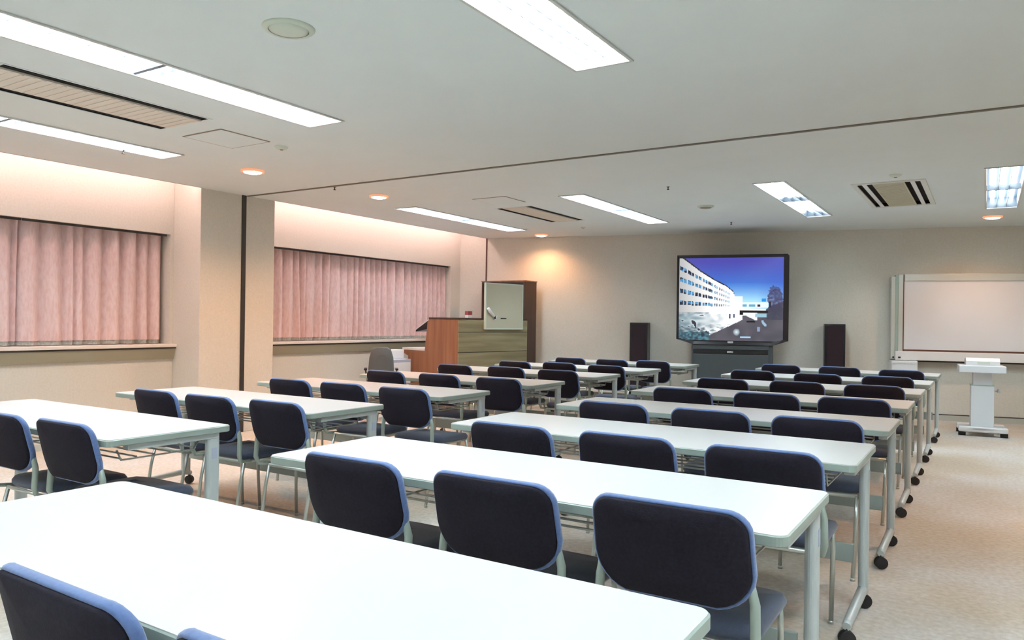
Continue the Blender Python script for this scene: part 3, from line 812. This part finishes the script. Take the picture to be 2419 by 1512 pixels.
b = MB(); b.box(-.03, .03, -.035, .035, .035, .085); b.box(-.012, .033, -.012, .012, .05, .07); b.build('red_top', 'red', bx)

# tall dark cabinet behind the console
cb = thing('tall_cabinet', 'tall dark brown cabinet behind the console against the front wall', 'cabinet', (-6.13, 9.45, 0))
b = MB(); b.box(-.385, .385, .0, .34, 0, 1.80, bev=.004); b.build('body', 'darkbrown', cb)
b = MB(); b.box(-.35, -.005, -.016, 0, .06, 1.77); b.build('door', 'black', cb)
b = MB(); b.box(.005, .35, -.016, 0, .06, 1.77); b.build('door', 'black', cb)
b = MB(); b.box(-.39, .392, -.005, .345, 1.80, 1.815); b.build('top_board', 'redwood', cb)

# grey office chair and white printer pedestal by the console
oc = thing('office_chair', 'grey swivel office chair between the window and the console', 'chair', (-6.17, 6.84, 0), math.radians(42)); oc.scale = (.74, .74, 1)
b = MB(); ol = [(-.19, .52), (-.205, .62), (-.19, .76), (-.15, .855), (-.08, .885), (.08, .885), (.15, .855), (.19, .76), (.205, .62), (.19, .52), (.10, .49), (-.10, .49)]
def oring(s, y): return [b.bm.verts.new((p[0]*s, y - .05*(1-(p[0]*s/.2)**2), .68+(p[1]-.68)*s)) for p in ol]
loops = [oring(.5, -.20), oring(.93, -.20), oring(1, -.18), oring(1, -.165), oring(.93, -.15), oring(.5, -.15)]
for A, B in zip(loops, loops[1:]):
    for i in range(len(ol)): b.face([A[i], A[(i+1) % len(ol)], B[(i+1) % len(ol)], B[i]]).smooth = True
b.face(loops[0][::-1]); b.face(loops[-1]); b.build('backrest', 'greyfab', oc)
b = MB(); b.prism(rrect(-.23, .23, -.20, .24, .08), .43, .49, 'z'); b.build('seat', 'greyfab', oc)
b = MB(); b.tube([(0, -.22, .60), (0, -.23, .45), (0, -.10, .415), (0, 0, .415)], .018, 8); b.build('back_bracket', 'black', oc)
b = MB(); b.tube([(0, 0, .09), (0, 0, .43)], .025, 10); b.build('gas_column', 'black', oc)
for k in range(5):
    a = 2*PI*k/5; c, s = math.cos(a), math.sin(a)
    b = MB(); b.tube([(0, 0, .10), (c*.24, s*.24, .065)], [.026, .014], 8); lg = b.build('leg', 'black', oc)
    b = MB(); b.tube([(c*.24-s*.018, s*.24+c*.018, .026), (c*.24+s*.018, s*.24-c*.018, .026)], .026, 10); b.build('caster', 'rubber', lg)
for s in (-1, 1):
    b = MB(); b.tube([(s*.22, -.02, .46), (s*.25, -.02, .60)], .012, 8); b.box(s*.25-.025, s*.25+.025, -.12, .12, .60, .625, bev=.008); b.build('armrest', 'black', oc)
wp = thing('printer_stand', 'stepped white office machine beside the grey office chair', 'printer', (-6.49, 7.46, 0), math.radians(-6))
b = MB(); b.box(-.135, .135, -.15, .15, 0, .66, bev=.006); b.build('lower_unit', 'whitemetal', wp)
b = MB(); b.box(-.135, .135, -.152, .15, .66, .70, bev=.004); b.build('paper_tray', 'label', wp)
b = MB(); b.box(-.13, .02, -.12, .14, .70, .82, bev=.008); b.build('upper_unit', 'white', wp)

# ------------------------------------------------------------------ world and camera
w = bpy.data.worlds.new('world'); sc.world = w; w.use_nodes = True
w.node_tree.nodes['Background'].inputs[0].default_value = (.6, .7, .8, 1); w.node_tree.nodes['Background'].inputs[1].default_value = .3
f_, yaw, pitch, roll = 1777.6375, .5628, .0013, -.0137
c, s = math.cos(yaw), math.sin(yaw)
fo = Vector((-s, c, 0)); r = Vector((c, s, 0)); f2 = (fo*math.cos(pitch) + Vector((0, 0, 1))*math.sin(pitch)).normalized(); d2 = f2.cross(r)
r3 = r*math.cos(roll) + d2*math.sin(roll); d3 = -r*math.sin(roll) + d2*math.cos(roll)
cam = bpy.data.cameras.new('camera'); co = bpy.data.objects.new('camera', cam); COL.objects.link(co)
mw = Matrix((( r3.x, -d3.x, -f2.x, 0), (r3.y, -d3.y, -f2.y, 0), (r3.z, -d3.z, -f2.z, 1.2132), (0, 0, 0, 1)))
co.matrix_world = mw
cam.sensor_fit = 'HORIZONTAL'; cam.sensor_width = 36; cam.lens = f_/2419*36; cam.clip_start = .02
sc.camera = co
sc.view_settings.view_transform = 'Standard'; sc.view_settings.look = 'None'; sc.view_settings.gamma = 1
sc.view_settings.use_curve_mapping = False
sc.view_settings.exposure = 0.88
